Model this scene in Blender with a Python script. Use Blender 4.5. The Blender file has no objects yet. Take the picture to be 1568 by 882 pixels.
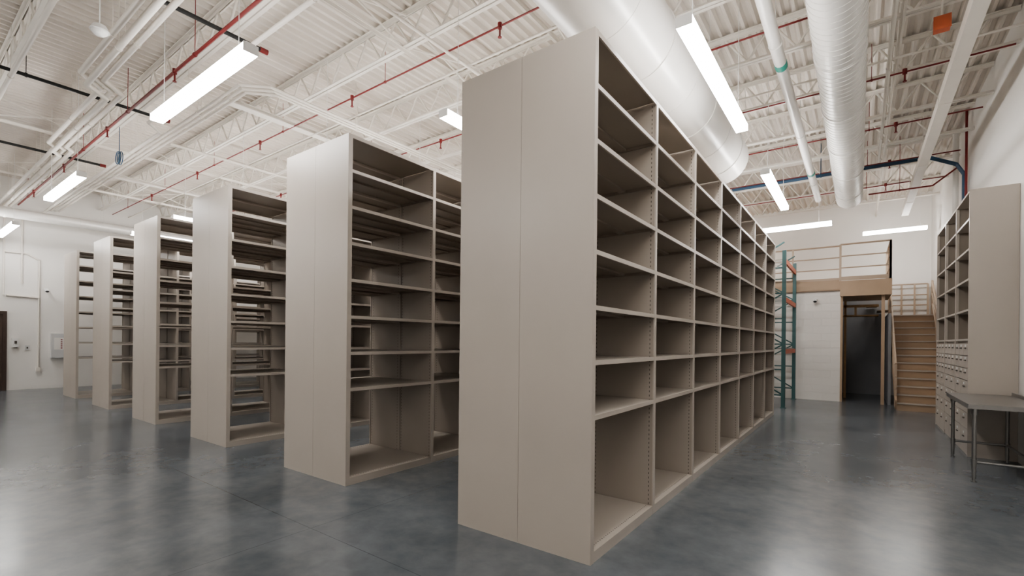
import bpy, math
from mathutils import Vector, Matrix
sc=bpy.context.scene
try: sc.view_settings.look='AgX - Medium High Contrast'
except Exception: pass
# ------------------------------------------------ materials
def mat(name,col,rough=0.5,metal=0.0,noise=0.0,nscale=4.0,bump=0.0,bscale=80,emit=0):
    m=bpy.data.materials.new(name); m.use_nodes=True
    nt=m.node_tree; N=nt.nodes; L=nt.links
    b=N["Principled BSDF"]
    b.inputs["Base Color"].default_value=(*col,1); b.inputs["Roughness"].default_value=rough
    b.inputs["Metallic"].default_value=metal
    if emit:
        b.inputs["Emission Color"].default_value=(1,0.985,0.965,1); b.inputs["Emission Strength"].default_value=emit
    tc=N.new("ShaderNodeTexCoord")
    if noise>0:
        n=N.new("ShaderNodeTexNoise"); n.inputs["Scale"].default_value=nscale; n.inputs["Detail"].default_value=5
        L.new(tc.outputs["Object"],n.inputs["Vector"])
        r=N.new("ShaderNodeValToRGB")
        r.color_ramp.elements[0].position=0.3; r.color_ramp.elements[1].position=0.7
        r.color_ramp.elements[0].color=(*[c*(1-noise) for c in col],1)
        r.color_ramp.elements[1].color=(*[min(1,c*(1+noise)) for c in col],1)
        L.new(n.outputs["Fac"],r.inputs["Fac"]); L.new(r.outputs["Color"],b.inputs["Base Color"])
    if bump>0:
        n2=N.new("ShaderNodeTexNoise"); n2.inputs["Scale"].default_value=bscale
        L.new(tc.outputs["Object"],n2.inputs["Vector"])
        bp=N.new("ShaderNodeBump"); bp.inputs["Strength"].default_value=bump; bp.inputs["Distance"].default_value=0.01
        L.new(n2.outputs["Fac"],bp.inputs["Height"]); L.new(bp.outputs["Normal"],b.inputs["Normal"])
    return m
BEIGE=(0.475,0.425,0.375)
m_shelf=mat("beige_painted_steel",BEIGE,0.34,0,0.02,2.0)
m_slot_shade=mat("shaded_beige_slotted_steel",(0.375,0.328,0.282),0.42,0,0.02,2.0)  # same beige paint, darkened to put the bay interior shade into the colour
def add_slots(m,xs):
    nt=m.node_tree;N=nt.nodes;L=nt.links;b=N["Principled BSDF"]
    tc=N.new("ShaderNodeTexCoord"); sp=N.new("ShaderNodeSeparateXYZ"); L.new(tc.outputs["Object"],sp.inputs[0])
    def ma(op,a,bv):
        n=N.new("ShaderNodeMath"); n.operation=op
        for i,v in enumerate((a,bv)):
            if v is None: continue
            if isinstance(v,(int,float)): n.inputs[i].default_value=v
            else: L.new(v,n.inputs[i])
        return n.outputs[0]
    z=ma('MULTIPLY',sp.outputs[2],1/0.038); fz=ma('FRACT',z,None); mz=ma('LESS_THAN',fz,0.45)
    tot=None
    for x in xs:
        d=ma('ABSOLUTE',ma('SUBTRACT',sp.outputs[0],x),None); q=ma('LESS_THAN',d,0.0035)
        tot=q if tot is None else ma('MAXIMUM',tot,q)
    fac=ma('MULTIPLY',tot,mz)
    mx=N.new("ShaderNodeMix"); mx.data_type='RGBA'
    L.new(fac,mx.inputs[0])
    src=b.inputs["Base Color"].links[0].from_socket
    L.new(src,mx.inputs[6]); mx.inputs[7].default_value=(0.10,0.085,0.07,1)
    L.new(mx.outputs[2],b.inputs["Base Color"])
add_slots(m_slot_shade,[0.045,0.56,0.64,1.155])
m_under_shade=mat("shade_darkened_steel",(0.28,0.24,0.20),0.45,0,0.03,3)  # shade under shelves and inside units painted in as a darker steel tone
m_seam=mat("dark_seam",(0.10,0.085,0.07),0.6)
m_seam2=mat("panel_seam",(0.30,0.26,0.22),0.6)
m_white=mat("white_painted_wall",(0.80,0.775,0.74),0.7,0,0.02,1.0,0.08,60)
m_ceil=mat("ceiling_deck_paint",(0.70,0.65,0.59),0.6,0,0.04,2)
m_joist=mat("joist_paint",(0.80,0.76,0.70),0.5,0,0.03,3)
m_duct=mat("white_duct_metal",(0.76,0.74,0.71),0.32,0.1,0.02,3)
m_pipe=mat("painted_conduit",(0.76,0.715,0.655),0.45,0,0.03,3)
m_red=mat("red_sprinkler_pipe",(0.20,0.022,0.022),0.4,0,0.05,5)
m_blue=mat("blue_conduit",(0.025,0.075,0.14),0.4,0,0.05,5)
m_teal=mat("teal_label",(0.03,0.30,0.24),0.5)
m_black=mat("black_pipe",(0.02,0.02,0.02),0.5)
m_steel=mat("stainless_steel",(0.34,0.33,0.32),0.30,0.85,0.04,20)
m_tan=mat("tan_painted_steel",(0.42,0.305,0.21),0.5,0,0.04,3)
m_rail=mat("beige_painted_railing",(0.45,0.35,0.265),0.45,0,0.03,3)
m_tread=mat("stair_tread_paint",(0.34,0.26,0.19),0.55,0,0.05,5)
m_green=mat("blue_green_rack_paint",(0.045,0.11,0.11),0.45,0,0.05,4)
m_orange=mat("orange_rack_paint",(0.55,0.11,0.04),0.45,0,0.05,4)
m_dark=mat("dark_grey_wall",(0.25,0.25,0.26),0.7,0,0.05,2)
m_wood=mat("wood_shelf",(0.40,0.24,0.12),0.6,0,0.15,8)
m_plastic=mat("white_plastic",(0.78,0.77,0.75),0.4,0,0.02,5)
m_door=mat("dark_door_paint",(0.07,0.045,0.035),0.5,0,0.05,3)
m_lens=mat("led_lens",(0.9,0.9,0.9),0.4,0,0,emit=39)
m_or2=mat("orange_junction_box",(0.45,0.11,0.05),0.5,0,0.05,5)
m_boxgrey=mat("light_grey_box",(0.60,0.60,0.60),0.4,0,0.02,5)
m_block=mat("painted_block_wall",(0.76,0.73,0.69),0.6)
nt=m_block.node_tree;N=nt.nodes;L=nt.links
tc=N.new("ShaderNodeTexCoord");mp=N.new("ShaderNodeMapping");mp.inputs["Rotation"].default_value=(math.radians(90),0,0)
br=N.new("ShaderNodeTexBrick");br.inputs["Scale"].default_value=1;br.inputs["Brick Width"].default_value=0.4;br.inputs["Row Height"].default_value=0.2
br.inputs["Mortar Size"].default_value=0.008
br.inputs["Color1"].default_value=(1,1,1,1);br.inputs["Color2"].default_value=(1,1,1,1);br.inputs["Mortar"].default_value=(0,0,0,1)
L.new(tc.outputs["Object"],mp.inputs[0]);L.new(mp.outputs[0],br.inputs["Vector"])
bp=N.new("ShaderNodeBump");bp.inputs["Strength"].default_value=0.6;bp.inputs["Distance"].default_value=0.01
L.new(br.outputs["Color"],bp.inputs["Height"]);L.new(bp.outputs["Normal"],N["Principled BSDF"].inputs["Normal"])
# floor
m_floor=bpy.data.materials.new("polished_concrete");m_floor.use_nodes=True
nt=m_floor.node_tree;N=nt.nodes;L=nt.links;b=N["Principled BSDF"]
tc=N.new("ShaderNodeTexCoord")
def noise(sc_,det,ro,dist=0.0):
    n=N.new("ShaderNodeTexNoise");n.inputs["Scale"].default_value=sc_;n.inputs["Detail"].default_value=det;n.inputs["Roughness"].default_value=ro
    n.inputs["Distortion"].default_value=dist;L.new(tc.outputs["Object"],n.inputs["Vector"]);return n
n1=noise(0.8,7,0.6,0.5);n2=noise(5,7,0.62,0.2)
mixn=N.new("ShaderNodeMix");mixn.data_type='FLOAT';mixn.inputs[0].default_value=0.45
L.new(n1.outputs["Fac"],mixn.inputs[2]);L.new(n2.outputs["Fac"],mixn.inputs[3])
r=N.new("ShaderNodeValToRGB");e=r.color_ramp.elements
e[0].position=0.34;e[0].color=(0.092,0.104,0.116,1);e[1].position=0.68;e[1].color=(0.178,0.191,0.204,1)
L.new(mixn.outputs[0],r.inputs["Fac"])
sp=N.new("ShaderNodeSeparateXYZ");L.new(tc.outputs["Object"],sp.inputs[0])
def ma(op,a,bv=None):
    n=N.new("ShaderNodeMath"); n.operation=op
    for i,v in enumerate((a,bv)):
        if v is None: continue
        if isinstance(v,(int,float)): n.inputs[i].default_value=v
        else: L.new(v,n.inputs[i])
    return n.outputs[0]
def joint(s,off,per):
    return ma('LESS_THAN',ma('ABSOLUTE',ma('SUBTRACT',ma('FRACT',ma('DIVIDE',ma('ADD',s,off),per)),0.5)),0.003/per)
j=ma('MAXIMUM',joint(sp.outputs[0],21.0,5.0),joint(sp.outputs[1],20.4,5.0))
j=ma('MULTIPLY',j,0.6)
mj=N.new("ShaderNodeMix");mj.data_type='RGBA';L.new(j,mj.inputs[0]);L.new(r.outputs["Color"],mj.inputs[6]);mj.inputs[7].default_value=(0.045,0.05,0.055,1)
L.new(mj.outputs[2],b.inputs["Base Color"])
mr=N.new("ShaderNodeMapRange");mr.inputs["From Min"].default_value=0.3;mr.inputs["From Max"].default_value=0.7
mr.inputs["To Min"].default_value=0.20;mr.inputs["To Max"].default_value=0.26
L.new(n1.outputs["Fac"],mr.inputs["Value"]);L.new(mr.outputs[0],b.inputs["Roughness"])
b.inputs["Specular IOR Level"].default_value=0.65
nb_=noise(2.2,2,0.5);bpf=N.new("ShaderNodeBump");bpf.inputs["Strength"].default_value=0.15;bpf.inputs["Distance"].default_value=0.01
L.new(nb_.outputs["Fac"],bpf.inputs["Height"]);L.new(bpf.outputs["Normal"],b.inputs["Normal"])
# ------------------------------------------------ builder
class B:
    def __init__(s): s.v=[];s.f=[];s.m=[];s.sm=[]
    def box(s,x0,x1,y0,y1,z0,z1,mi=0):
        k=len(s.v)
        s.v+=[(x0,y0,z0),(x1,y0,z0),(x1,y1,z0),(x0,y1,z0),(x0,y0,z1),(x1,y0,z1),(x1,y1,z1),(x0,y1,z1)]
        for q in ((0,3,2,1),(4,5,6,7),(0,1,5,4),(1,2,6,5),(2,3,7,6),(3,0,4,7)):
            s.f.append(tuple(k+i for i in q));s.m.append(mi);s.sm.append(False)
    def cyl(s,p,q,r,n=12,mi=0,caps=True,r2=None):
        p=Vector(p);q=Vector(q);d=q-p
        if d.length<1e-6:return
        r2=r if r2 is None else r2
        z=d.normalized();a=Vector((0,0,1)) if abs(z.z)<0.9 else Vector((1,0,0))
        u=z.cross(a).normalized();w=z.cross(u)
        k=len(s.v);off=math.pi/n
        ra=[u*math.cos(2*math.pi*i/n+off)+w*math.sin(2*math.pi*i/n+off) for i in range(n)]
        s.v+=[tuple(p+c*r) for c in ra]+[tuple(q+c*r2) for c in ra]
        for i in range(n):
            j=(i+1)%n
            s.f.append((k+i,k+n+i,k+n+j,k+j));s.m.append(mi);s.sm.append(n>5)
        if caps:
            k=len(s.v)
            s.v+=[tuple(p+c*r) for c in ra]+[tuple(q+c*r2) for c in ra]
            s.f.append(tuple(k+i for i in range(n)));s.m.append(mi);s.sm.append(False)
            s.f.append(tuple(k+n+i for i in reversed(range(n))));s.m.append(mi);s.sm.append(False)
    def tube(s,pts,r,n=10,mi=0):
        for i in range(len(pts)-1):
            a=Vector(pts[i]);b2=Vector(pts[i+1]);d=(b2-a).normalized()*r*0.4
            s.cyl(a-(d if i>0 else d*0),b2+(d if i<len(pts)-2 else d*0),r,n,mi)
    def beam(s,p,q,w,h,mi=0):
        p=Vector(p);q=Vector(q);z=(q-p).normalized();a=Vector((0,0,1)) if abs(z.z)<0.95 else Vector((1,0,0))
        u=z.cross(a).normalized()*(w/2);t=u.cross(z).normalized()*(h/2)
        k=len(s.v)
        for c in (p,q):
            s.v+=[tuple(c-u-t),tuple(c+u-t),tuple(c+u+t),tuple(c-u+t)]
        for qd in ((0,1,2,3),(7,6,5,4),(0,4,5,1),(1,5,6,2),(2,6,7,3),(3,7,4,0)):
            s.f.append(tuple(k+i for i in qd));s.m.append(mi);s.sm.append(False)
    def ball(s,c,r,mi=0,zs=1.0,n=14,m=8):
        k=len(s.v);c=Vector(c)
        for i in range(m+1):
            th=math.pi*i/m
            for j in range(n):
                ph=2*math.pi*j/n
                s.v.append((c.x+r*math.sin(th)*math.cos(ph),c.y+r*math.sin(th)*math.sin(ph),c.z+r*zs*math.cos(th)))
        for i in range(m):
            for j in range(n):
                j2=(j+1)%n
                s.f.append((k+i*n+j,k+(i+1)*n+j,k+(i+1)*n+j2,k+i*n+j2));s.m.append(mi);s.sm.append(True)
    def torus(s,c,R,r,axis='y',mi=0,n=24,m=8):
        pts=[]
        for i in range(n+1):
            a=2*math.pi*i/n
            pts.append((c[0]+R*math.cos(a),c[1],c[2]+R*math.sin(a)) if axis=='y' else (c[0],c[1]+R*math.cos(a),c[2]+R*math.sin(a)))
        s.tube(pts,r,m,mi)
    def make(s,name,mats,loc=(0,0,0),rz=0):
        me=bpy.data.meshes.new(name);me.from_pydata(s.v,[],s.f)
        for m in mats: me.materials.append(m)
        me.polygons.foreach_set("material_index",s.m);me.polygons.foreach_set("use_smooth",s.sm);me.update()
        o=bpy.data.objects.new(name,me);o.location=loc;o.rotation_euler=(0,0,rz);sc.collection.objects.link(o);return o
XL,XR,YF,YB,ZC=-19.1,1.68,-4.0,18.2,6.0
JB,JT=5.45,5.93
# ------------------------------------------------ shell
def one(name,bx,m):
    b=B();b.box(*bx);return b.make(name,[m])
one("floor",(XL-.2,XR+.2,YF-.2,YB+.2,-0.15,0),m_floor)
one("wall_left",(XL-.2,XL,YF-.2,YB+.2,0,ZC+.1),m_white)
one("wall_right",(XR,XR+.2,YF-.2,YB+.2,0,ZC+.1),m_white)
one("wall_back",(XL,XR,YB,YB+.2,0,ZC+.1),m_white)
one("wall_front",(XL,XR,YF-.2,YF,0,ZC+.1),m_white)
b=B();pitch=0.152;x=XL;prof=[]
while x<XR:
    prof+=[(x,5.935),(x+0.03,5.985),(x+0.085,5.985),(x+0.115,5.935)];x+=pitch
prof.append((XR,5.935))
for (a,za),(c,zc) in zip(prof[:-1],prof[1:]):
    k=len(b.v);b.v+=[(a,YF,za),(c,YF,zc),(c,YB,zc),(a,YB,za)];b.f.append((k,k+3,k+2,k+1));b.m.append(0);b.sm.append(False)
b.box(XL,XR,YF,YB,5.99,6.1)
b.make("ceiling",[m_ceil])
y=-3.3;JY=[]
while y<YB-.3:
    JY.append(y);y+=1.52
X0,X1=XL+.01,XR-.01
for yj in JY:
    b=B()
    for s in (-1,1):
        yy=sorted((yj+s*.008,yj+s*.055));yn=sorted((yj+s*.008,yj+s*.016))
        b.box(X0,X1,yy[0],yy[1],JT-.012,JT);b.box(X0,X1,yn[0],yn[1],JT-.055,JT-.012)
        b.box(X0,X1,yy[0],yy[1],JB,JB+.01);b.box(X0,X1,yn[0],yn[1],JB+.01,JB+.05)
    x=XL+.1;p=0.6
    while x+p<XR:
        b.cyl((x,yj,JT-.03),(x+p/2,yj,JB+.03),.016,6);b.cyl((x+p/2,yj,JB+.03),(x+p,yj,JT-.03),.016,6);x+=p
    b.make("roof_joist",[m_joist])
for xb in (-16.5,-12.6,-5.0,-3.2,0.4):
    b=B();b.box(xb-.025,xb+.025,YF+.01,YB-.01,JB-.006,JB-.001);b.box(xb-.003,xb+.003,YF+.01,YB-.01,JB-.05,JB-.006)
    for k in range(len(JY)-1):
        b.cyl((xb,JY[k]+.02,JT-.04),(xb,JY[k+1]-.02,JB+.02),.014,5);b.cyl((xb+.03,JY[k]+.02,JB+.02),(xb+.03,JY[k+1]-.02,JT-.04),.014,5)
    b.make("joist_bridging",[m_joist])
for xb in (-8.4,-14.6):
    b=B();b.box(xb-.08,xb+.08,3.45,YB-.02,JB-.07,JB-.06);b.box(xb-.08,xb+.08,3.45,YB-.02,JB-.012,JB-.002);b.box(xb-.008,xb+.008,3.45,YB-.02,JB-.06,JB-.012);b.make("roof_girder",[m_joist])
# ------------------------------------------------ shelving
H=3.62;LV=[0.97,1.345,1.72,2.10,2.48,2.855,3.23]
def shelving(x1,y0,nb=7,bay=1.22,dep=1.2,levels=LV):
    b=B()
    for i in range(nb+1):
        y=i*bay
        if i in(0,nb):
            ya,yb=(y+.004,y+.03) if i==0 else (y-.03,y-.004)
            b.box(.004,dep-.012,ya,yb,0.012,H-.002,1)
            yo=(y,y+.004) if i==0 else (y-.004,y)
            b.box(0,dep/2-.0015,yo[0],yo[1],0.0,H,0);b.box(dep/2+.0015,dep,yo[0],yo[1],0.0,H,0)
            yc=(y+.0025,y+.0045) if i==0 else (y-.0045,y-.0025)
            b.box(dep/2-.0016,dep/2+.0016,yc[0],yc[1],.005,H-.005,4)
            yq=(y+.004,y+.05) if i==0 else (y-.05,y-.004)
            for xs in (-.001,dep-.012): b.box(xs,xs+.013,yq[0],yq[1],0,H-.001,0)
        else:
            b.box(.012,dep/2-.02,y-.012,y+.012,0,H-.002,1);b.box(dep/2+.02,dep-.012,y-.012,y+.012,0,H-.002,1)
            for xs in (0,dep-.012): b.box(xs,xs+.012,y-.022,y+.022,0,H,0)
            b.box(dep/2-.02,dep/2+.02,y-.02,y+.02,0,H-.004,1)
    for i in range(nb):
        ya=i*bay+(.051 if i==0 else .0225);yb=(i+1)*bay-(.051 if i==nb-1 else .0225)
        for z in levels+[H-.035]:
            top=z>H-.05
            for (a,c) in ((.0135,dep/2-.003),(dep/2+.003,dep-.0135)):
                b.box(a,c,ya,yb,z+.024,z+.030,2)
                b.box(a,c,ya,yb,z+.0301,z+.0312,0)
                xi=c-.014 if a<.1 else a
                b.box(xi,xi+.014,ya,yb,z,z+.024,0)
                if not top:
                    mid=(a+c)/2
                    b.box(mid-.03,mid+.03,ya,yb,z+.006,z+.024,2)
                    b.box(a,c,ya,ya+.012,z,z+.024,2);b.box(a,c,yb-.012,yb,z,z+.024,2)
        for xs in (.001,dep-.0135):
            for z in levels: b.box(xs,xs+.0125,ya,yb,z-.001,z+.0315,0)
            b.box(xs,xs+.0125,ya,yb,H-.036,H-.001,0)
            b.box(xs,xs+.0125,ya,yb,0.0,.075,0)
        b.box(.0135,dep-.0135,ya,yb,.066,.0748,0)
        for xs in (.05,dep-.055):
            for k in range(34):
                yy=ya+.04+k*(yb-ya-.08)/33;b.box(xs,xs+.007,yy,yy+.009,.0745,.0757,3)
    return b.make("metal_shelving_unit",[m_shelf,m_slot_shade,m_under_shade,m_seam,m_seam2],(x1-dep,y0,0))
for i in range(6):
    shelving(-1.44-2.785*i,2.88+.03*i)
# ------------------------------------------------ wall shelving with drawers
b=B();w=.472;nb=3;bay=1.09;Lr=nb*bay
b.box(-.006,w,0,.022,0,H,0)
for i in range(1,nb+1):
    y=i*bay
    b.box(.03,w-.012,y-.014,min(Lr,y+.014),0,H-.031,1);b.box(-.006,.03,y-.022,min(Lr,y+.022),0,H,0)
b.box(w-.01,w,.023,Lr,0,H-.031,1)
b.box(-.003,w,.0225,Lr,H-.03,H-.001,0)
for i in range(nb):
    ya,yb=i*bay+.023,(i+1)*bay-.023
    for z in (1.98,2.40,2.81,3.22): b.box(.0,w-.011,ya,yb,z,z+.028,0)
    b.box(.0,w-.011,ya,yb,1.572,1.60,0);b.box(0.01,w-.011,ya,yb,0,.06,0)
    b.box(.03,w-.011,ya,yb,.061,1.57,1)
    zz=.07
    hs=[.30,.22,.22,.22,.17,.17,.17]
    for k,hh in enumerate(hs):
        nd=3 if k>=4 else 2
        for d in range(nd):
            a=ya+.01+d*(yb-ya-.02)/nd;c=ya+.01+(d+1)*(yb-ya-.02)/nd-.008
            b.box(-.004,.0295,a,c,zz,zz+hh-.01,0)
            mid=(a+c)/2
            b.box(-.018,-.004,mid-.045,mid+.045,zz+hh*.55,zz+hh*.55+.014,2)
            b.box(-.008,-.004,mid-.04,mid+.04,zz+hh*.7,zz+hh*.7+.03,3)
        zz+=hh
b.make("drawer_shelving_cabinet",[m_shelf,m_under_shade,m_seam,m_plastic],(1.205,8.83,0))
# ------------------------------------------------ work table
b=B();tx0,tx1,ty0,ty1,tz=.98,1.62,7.18,8.78,.86
b.box(tx0,tx1,ty0,ty1,tz-.012,tz);b.box(tx0,tx0+.01,ty0,ty1,tz-.05,tz-.012);b.box(tx1-.01,tx1,ty0,ty1,tz-.05,tz-.012)
b.box(tx0+.01,tx1-.01,ty0,ty0+.01,tz-.05,tz-.012);b.box(tx0+.01,tx1-.01,ty1-.01,ty1,tz-.05,tz-.012)
b.box(tx0+.2,tx1-.2,ty0+.02,ty1-.02,tz-.045,tz-.0125,1)
b.box(tx1-.012,tx1,ty0,ty1,tz,tz+.04)
for x in (tx0+.06,tx1-.06):
    for y in (ty0+.07,ty1-.07):
        b.cyl((x,y,.04),(x,y,tz-.0125),.02,14);b.cyl((x,y,0),(x,y,.05),.013,12);b.cyl((x,y,0),(x,y,.012),.024,12)
        b.cyl((x,y,tz-.12),(x,y,tz-.03),.03,14);b.cyl((x,y,.19),(x,y,.25),.027,14)
for y in (ty0+.07,ty1-.07): b.cyl((tx0+.06,y,.22),(tx1-.06,y,.22),.016,12)
b.cyl((tx1-.06,ty0+.07,.22),(tx1-.06,ty1-.07,.22),.016,12)
b.make("steel_work_table",[m_steel,m_under_shade])
# ------------------------------------------------ pallet rack
b=B();px0,px1,py0,py1=-2.45,-1.38,12.7,15.0
for y in (py0,py1-.08):
    for x in (px0,px1-.08):
        b.box(x,x+.08,y,y+.012,0,3.7);b.box(x,x+.012,y+.012,y+.08,0,3.7);b.box(x+.068,x+.08,y+.012,y+.08,0,3.7);b.box(x-.02,x+.1,y-.02,y+.1,0,.01)
    z=.3;f=0
    while z<3.4:
        b.beam((px0+.04,y+.04,z),(px1-.04,y+.04,z),.03,.03)
        b.beam((px0+.04,y+.04,z if f else z+.6),(px1-.04,y+.04,z+.6 if f else z),.03,.03);f=1-f;z+=.6
for z in (1.27,2.5,3.4):
    for x in (px0+.0,px1-.06): b.box(x+.01,x+.055,py0+.08,py1-.08,z,z+.11,1)
    for k in range(7):
        yy=py0+.2+k*.3;b.box(px0+.03,px1-.03,yy,yy+.03,z+.111,z+.125,2)
b.make("pallet_rack",[m_green,m_orange,m_steel])
# ------------------------------------------------ mezzanine
b=B()
b.box(-7.0,-.39,15.2,15.4,0,2.93,1)
b.box(-.39,-.34,15.18,15.42,0,2.78,0)
b.box(.46,.53,15.14,15.22,0,2.78,0)
b.box(.60,.66,15.2,17.1,0,2.3,2)
b.box(-.46,-.40,15.42,18.18,0,2.92,2)
b.box(-.4,.6,18.1,18.18,0,2.9,2)
b.box(-7.0,-.4,15.12,18.18,2.93,3.15,0)
b.box(-.4,.66,15.0,17.1,2.78,3.15,0)
b.box(-.4,.66,14.98,15.0,2.76,3.16,0)
b.box(-7.0,-.4,15.1,15.12,2.95,3.20,0)
b.box(-.36,.44,16.4,16.8,2.3,2.34,3);b.box(-.36,.44,16.4,16.44,2.55,2.62,3);b.box(-.1,-.05,16.4,16.45,2.34,2.55,3)
b.box(-.34,-.28,16.4,16.46,0,2.75,3)
b.make("mezzanine_platform",[m_tan,m_block,m_dark,m_wood])
def rail(b,p,q,z0,n,h=.95):
    p=Vector(p);q=Vector(q)
    for i in range(n+1):
        c=p.lerp(q,i/n);b.beam((c.x,c.y,z0),(c.x,c.y,z0+h),.045,.045)
    for hh in (h,h*.68,h*.36): b.cyl((p.x,p.y,z0+hh),(q.x,q.y,z0+hh),.022 if hh==h else .016,8)
    b.beam((p.x,p.y,z0+.06),(q.x,q.y,z0+.06),.012,.1)
b=B()
rail(b,(-6.9,15.16,0),(-.4,15.16,0),3.152,6);rail(b,(-.4,15.03,0),(.63,15.03,0),3.162,1);rail(b,(.63,15.03,0),(.63,17.05,0),3.162,2)
b.make("mezzanine_guard_railing",[m_rail])
# stairs
b=B();sx0,sx1=.72,1.62;n=13;rise=.18;run=.235;sy=14.05
for i in range(n):
    y=sy+i*run;z=(i+1)*rise
    b.box(sx0,sx1,y-.025,y+run-.001,z-.03,z,1);b.box(sx0,sx1,y,y+.012,z-rise,z-.03,0)
    b.box(sx0,sx1,y-.03,y-.0255,z-.03,z,2)
ye=sy+n*run;zt=n*rise
for x in (sx0-.03,sx1): 
    b.beam((x+.015,sy-.02,.12),(x+.015,ye,zt+.02),.03,.28)
b.box(sx0-.03,sx1+.03,ye,18.15,zt-.12,zt,1)
for i in range(2):
    b.box(sx0-.04-(i+1)*.25,sx0-.04-i*.25,ye+.05,18.05,zt+.16*(i+1)-.03,zt+.16*(i+1),1)
for x in (sx0,sx1): b.box(x-.03,x+.02,18.0,18.08,0,zt-.12,0)
for xx in (sx0-.02,sx1-.02):
    for hh in (.92,.62,.34):
        b.cyl((xx,sy+.02,hh+.15),(xx,ye,zt+hh),.024 if hh==.92 else .017,8,3)
    for k in range(4):
        f=k/3;y=sy+.05+f*(ye-sy-.1);z=rise+f*(zt-rise);b.beam((xx,y,z-.1),(xx,y,z+.92),.045,.045,3)
for i in range(4):
    c=sx0+(sx1-.02-sx0)*i/3;b.beam((c,18.06,zt),(c,18.06,zt+.95),.045,.045,3)
for hh in (.95,.64,.34): b.cyl((sx0,18.06,zt+hh),(sx1-.02,18.06,zt+hh),.02,8,3)
b.make("staircase",[m_tan,m_tread,m_shelf,m_rail])
# ------------------------------------------------ lights
def fixture(x0,y0,ln,ax,z=4.2):
    b=B();w=.066
    def bx(a,c,w0,w1,z0,z1,mi):
        if ax=='x': b.box(a,c,w0,w1,z0,z1,mi)
        else: b.box(w0,w1,a,c,z0,z1,mi)
    h=ln/2
    bx(-h,h,-w,w,-.045,.03,1);bx(-h-.008,-h,-w-.002,w+.002,-.047,.04,0);bx(h,h+.008,-w-.002,w+.002,-.047,.04,0)
    bx(-h,h,-.042,.042,.0301,.05,0)
    for s in (-1,1):
        p=(s*h*.8,0) if ax=='x' else (0,s*h*.8)
        b.cyl((p[0],p[1],.05),(p[0],p[1],5.9-z),.004,5,0)
        b.cyl((p[0],p[1],.05),(p[0],p[1],.10),.012,8,0)
    b.make("linear_pendant_light",[m_plastic,m_lens],(x0,y0,z))
for xc in (0.0,-5.78,-11.6,-17.4):
    fixture(xc,2.1,2.4,'x')
    fixture(xc+(0 if xc<-1 else .2),-2.2,2.4,'x')
for k in range(6):
    xa=-1.2-2.79*k
    fixture(xa,5.25,2.44,'y');fixture(xa,9.52,2.44,'y')
for xc in (-1.7,-7.5,-13.3): fixture(xc,12.65,2.4,'x')
for xc in (-4.6,-10.4,-16.2): fixture(xc,16.2,2.4,'x',4.6)
fixture(.75,16.4,1.35,'x',4.6)
# ------------------------------------------------ ducts
def duct(name,x,z,r,y0,y1,n=40,seams=.12,m=m_duct,big=1.5):
    b=B();b.cyl((x,y0,z),(x,y1,z),r,n,0)
    y=y0+.02
    while y<y1:
        b.cyl((x,y,z),(x,y+.008,z),r+.004,n,0);y+=seams
    y=y0+big
    while y<y1-.3:
        b.cyl((x,y,z),(x,y+.05,z),r+.012,n,0);y+=big
    y=y0+.8
    while y<y1:
        for s in (-1,1): b.cyl((x+s*(r+.008),y,z),(x+s*(r+.008),y,5.9),.004,5,0)
        y+=2.4
    b.make(name,[m])
duct("supply_air_duct",-2.06,4.875,.45,-3.9,9.3,56,.9,m_duct,1.8)
duct("spiral_air_duct",-.2,4.9,.25,-3.9,13.4,40,.11)
duct("spiral_air_duct",-18.0,4.75,.13,-3.9,18.1,24,.15)
def piperun(name,pts,r,m,n=10,hang=True,extra=None):
    b=B();b.tube(pts,r,n,0)
    if hang:
        for a,c in zip(pts[:-1],pts[1:]):
            a=Vector(a);c=Vector(c);ln=(c-a).length
            if abs(a.z-c.z)<.05 and ln>.8:
                k=max(1,int(ln/2.6))
                for i in range(k):
                    q=a.lerp(c,(i+.5)/k);b.cyl((q.x,q.y,q.z),(q.x,q.y,5.92),.005,5,0)
                    t=(c-a).normalized();b.cyl(q-t*.012,q+t*.012,r+.008,n,0)
    if extra: extra(b)
    b.make(name,[m,m_teal,m_black,m_red])
def lab(b):
    for y in (6.5,11.0): b.cyl((-.79,y,4.9),(-.79,y+.12,4.9),.068,14,1)
piperun("drain_pipe",[(-.79,-3.9,4.9),(-.79,13.2,4.9)],.065,m_duct,14,True,lab)
piperun("rectangular_raceway",[(.95,-3.9,4.95),(.95,16.0,4.95)],.10,m_pipe,4)
for k,(yy,zz) in enumerate(((1.72,5.12),(1.84,5.12),(1.96,5.12),(1.78,4.98))):
    piperun("conduit_pipe",[(-3.0,yy,5.9),(-3.0,yy,zz),(-8.6,yy,zz),(-8.9,yy+.28,zz),(-12.2,yy+.28,zz),(-12.4,yy+.4,zz),(XL+.03,yy+.4,zz)],.034,m_pipe,10)
for yy in (3.2,3.28,3.36):
    piperun("conduit_pipe",[(XL+.03,yy,5.2),(-7.3-(yy-3.2),yy,5.2),(-7.0-(yy-3.2),yy+.3,5.2),(-7.0-(yy-3.2),18.1,5.2)],.022,m_pipe,8)
piperun("conduit_pipe",[(-3.0,2.75,5.06),(-9.5,2.75,5.06),(-9.8,3.0,5.06),(XL+.03,3.0,5.06)],.028,m_pipe,8)
piperun("conduit_pipe",[(-3.1,1.2,5.2),(XL+.03,1.2,5.2)],.03,m_pipe,8)
def spr(xs,y,z):
    def f(b):
        for x in xs:
            b.cyl((x,y,z-.13),(x,y,z),.012,8,0);b.cyl((x,y,z-.14),(x,y,z-.13),.025,10,0);b.cyl((x,y,z-.03),(x,y,z+.04),.028,10,0)
    return f
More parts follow.
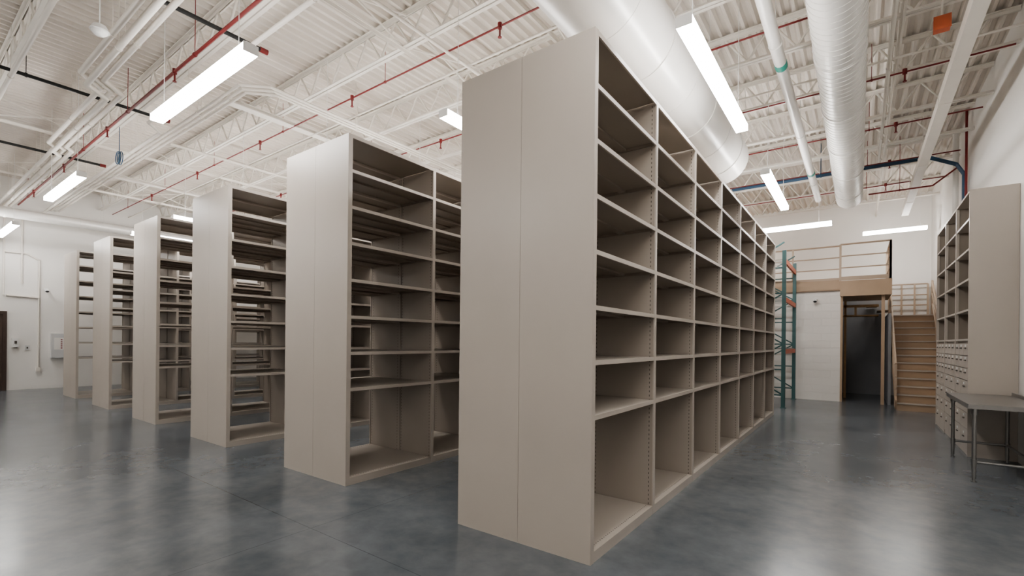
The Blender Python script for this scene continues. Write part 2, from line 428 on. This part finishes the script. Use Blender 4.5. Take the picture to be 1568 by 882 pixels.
piperun("sprinkler_pipe",[(-3.0,2.52,5.9),(-3.0,2.52,5.2),(XL+.03,2.52,5.2)],.021,m_red,10,True,spr([-4.6-3.1*k for k in range(5)],2.52,5.2))
for yy in (4.6,6.6,8.7,10.7,12.8,14.6):
    xs=[.5]+[-3.6-3.0*k for k in range(5)]
    piperun("sprinkler_pipe",[(1.6,yy,5.385),(XL+.03,yy,5.385)],.012,m_red,10,True,spr(xs,yy,5.385))
for xx in (-6.4,-9.84,-13.6):
    def ends(b,xx=xx):
        b.cyl((xx,3.05,5.32),(xx,3.15,5.32),.035,10,3);b.cyl((xx,-.5,5.32),(xx,-.3,5.32),.035,10,3)
    piperun("black_steel_pipe",[(xx,-3.9,5.32),(xx,3.12,5.32)],.026,m_black,10,True,ends)
piperun("conduit_pipe",[(XL+.03,8.2,5.38),(1.6,8.2,5.38)],.016,m_pipe)
piperun("conduit_pipe",[(XL+.03,5.0,5.38),(1.6,5.0,5.38)],.016,m_pipe)
piperun("conduit_pipe",[(.3,-3.9,5.25),(.3,12.2,5.25)],.025,m_pipe)
piperun("conduit_pipe",[(-4.4,-3.9,5.3),(-4.4,18.1,5.3)],.02,m_pipe)
piperun("conduit_pipe",[(-10.9,3.5,5.3),(-10.9,18.1,5.3)],.025,m_pipe)
for k in range(3):
    piperun("blue_conduit",[(-2.5,12.35+.06*k,5.22),(1.1,12.35+.06*k,5.22),(1.5,12.35+.06*k,5.0),(1.6,12.35+.06*k,4.8),(1.6,12.35+.06*k,2.2)],.018,m_blue)
piperun("sprinkler_pipe",[(.15,12.9,4.78),(1.2,12.9,4.78),(1.6,12.9,5.1)],.016,m_red)
piperun("sprinkler_pipe",[(1.6,12.15,4.2),(1.6,12.15,5.9)],.02,m_red,10,False)
piperun("plumbing_riser",[(1.58,13.2,0),(1.58,13.2,5.9)],.05,m_duct,12,False)
# ------------------------------------------------ small things
b=B();b.cyl((0,0,.05),(0,0,1.03),.006,6);b.cyl((0,0,0),(0,0,.06),.09,20,0,True,.06);b.ball((0,0,0),.075,0,.7)
b.make("ceiling_sensor",[m_plastic],(-6.75,1.5,4.86))
b=B();b.torus((0,0,0),.11,.008,'y');b.torus((0,.02,.01),.10,.008,'y');b.torus((0.01,.04,0),.115,.007,'y');b.cyl((0,.02,.1),(0,.02,.55),.006,6,0)
b.make("blue_cable_coil",[m_blue],(-10.6,2.62,4.68))
b=B();b.box(-.07,.07,-.05,.05,-.07,.07);b.box(-.075,.075,-.055,-.05,-.075,.075);b.cyl((0,0,.07),(0,0,.82),.01,8,1)
b.make("orange_junction_box",[m_or2,m_pipe],(.72,7.06,5.08))
def seccam(name,loc,dx,dy):
    b=B();b.cyl((0,0,0),(dx*.05,dy*.05,0),.045,14);b.cyl((dx*.05,dy*.05,0),(dx*.12,dy*.12,-.02),.02,10);b.ball((dx*.15,dy*.15,-.04),.06,0,.9);b.ball((dx*.165,dy*.165,-.06),.045,1,.9)
    b.make(name,[m_plastic,m_black],loc)
seccam("security_camera",(-.95,15.198,2.72),0,-1)
seccam("security_camera",(XL+.002,3.1,2.88),1,0)
b=B();b.box(0,.14,0,.34,0,.72,4);b.box(.14,.15,.01,.33,.01,.71,4);b.box(.15,.152,.06,.28,.25,.6,2);b.box(.15,.165,.29,.31,.3,.42,1)
for k in range(5): b.box(.152,.154,.20,.24,.28+k*.06,.31+k*.06,3)
b.make("first_aid_cabinet",[m_plastic,m_steel,m_white,m_red,m_boxgrey],(XL+.001,3.2,.88))
b=B();b.box(0,.09,0,.13,0,.26);b.box(.09,.11,.02,.11,.1,.24);b.box(.02,.1,.03,.10,-.03,0,1);b.box(.11,.112,.04,.09,.10,.18,1)
b.make("soap_dispenser",[m_plastic,m_seam],(XL+.001,2.42,1.2))
b=B();b.box(0,.03,0,.09,0,.13);b.box(.03,.04,.03,.06,.04,.09,1);b.make("light_switch",[m_boxgrey,m_seam],(XL+.001,2.68,1.12))
def wc(b): 
    b.box(XL+.002,XL+.06,2.9,3.0,.5,.62,0)
C=XL+.035
piperun("conduit_riser",[(C,2.95,.57),(C,2.95,3.7),(C,2.7,3.85),(C,2.25,3.85),(C,2.25,4.8)],.022,m_pipe,8,False,wc)
piperun("conduit_riser",[(C,2.3,2.65),(C,2.95,2.62)],.03,m_pipe,8,False)
piperun("conduit_riser",[(C,2.25,2.65),(C,2.25,3.85)],.02,m_pipe,8,False)
piperun("conduit_riser",[(C,2.6,3.0),(C,2.6,4.9)],.02,m_pipe,8,False)
b=B();b.box(0,.06,1.2,1.28,0,2.2,0);b.box(0,.06,2.24,2.32,0,2.2,0);b.box(0,.06,1.28,2.24,2.12,2.2,0);b.box(0,.03,1.28,2.24,0,2.12,0);b.cyl((.03,1.36,1.0),(.09,1.36,1.0),.012,8,1);b.cyl((.09,1.34,1.0),(.09,1.48,1.0),.01,8,1)
b.make("door_1",[m_door,m_steel],(XL+.001,0,0))
b=B();b.box(XL+.001,XL+.012,2.33,YB-.01,0,.1);b.box(XL+.001,XL+.012,YF+.01,1.19,0,.1);b.make("baseboard_left",[m_white])
# ------------------------------------------------ world, camera
w=bpy.data.worlds.new("world");sc.world=w;w.use_nodes=True
w.node_tree.nodes["Background"].inputs[0].default_value=(.9,.93,1,1);w.node_tree.nodes["Background"].inputs[1].default_value=.1
cd=bpy.data.cameras.new("camera");cam=bpy.data.objects.new("camera",cd);sc.collection.objects.link(cam);sc.camera=cam
cd.sensor_width=36;cd.lens=16.645;cd.shift_y=.0522;cd.clip_start=.05
a=math.radians(36.2);th=.0100
f=Vector((-math.sin(a),math.cos(a),0));rr=Vector((math.cos(a),math.sin(a),0));up=Vector((0,0,1))
R=rr*math.cos(th)+up*math.sin(th);U=up*math.cos(th)-rr*math.sin(th);Bk=-f
M=Matrix(((R.x,U.x,Bk.x,0),(R.y,U.y,Bk.y,0),(R.z,U.z,Bk.z,1.5),(0,0,0,1)))
cam.matrix_world=M
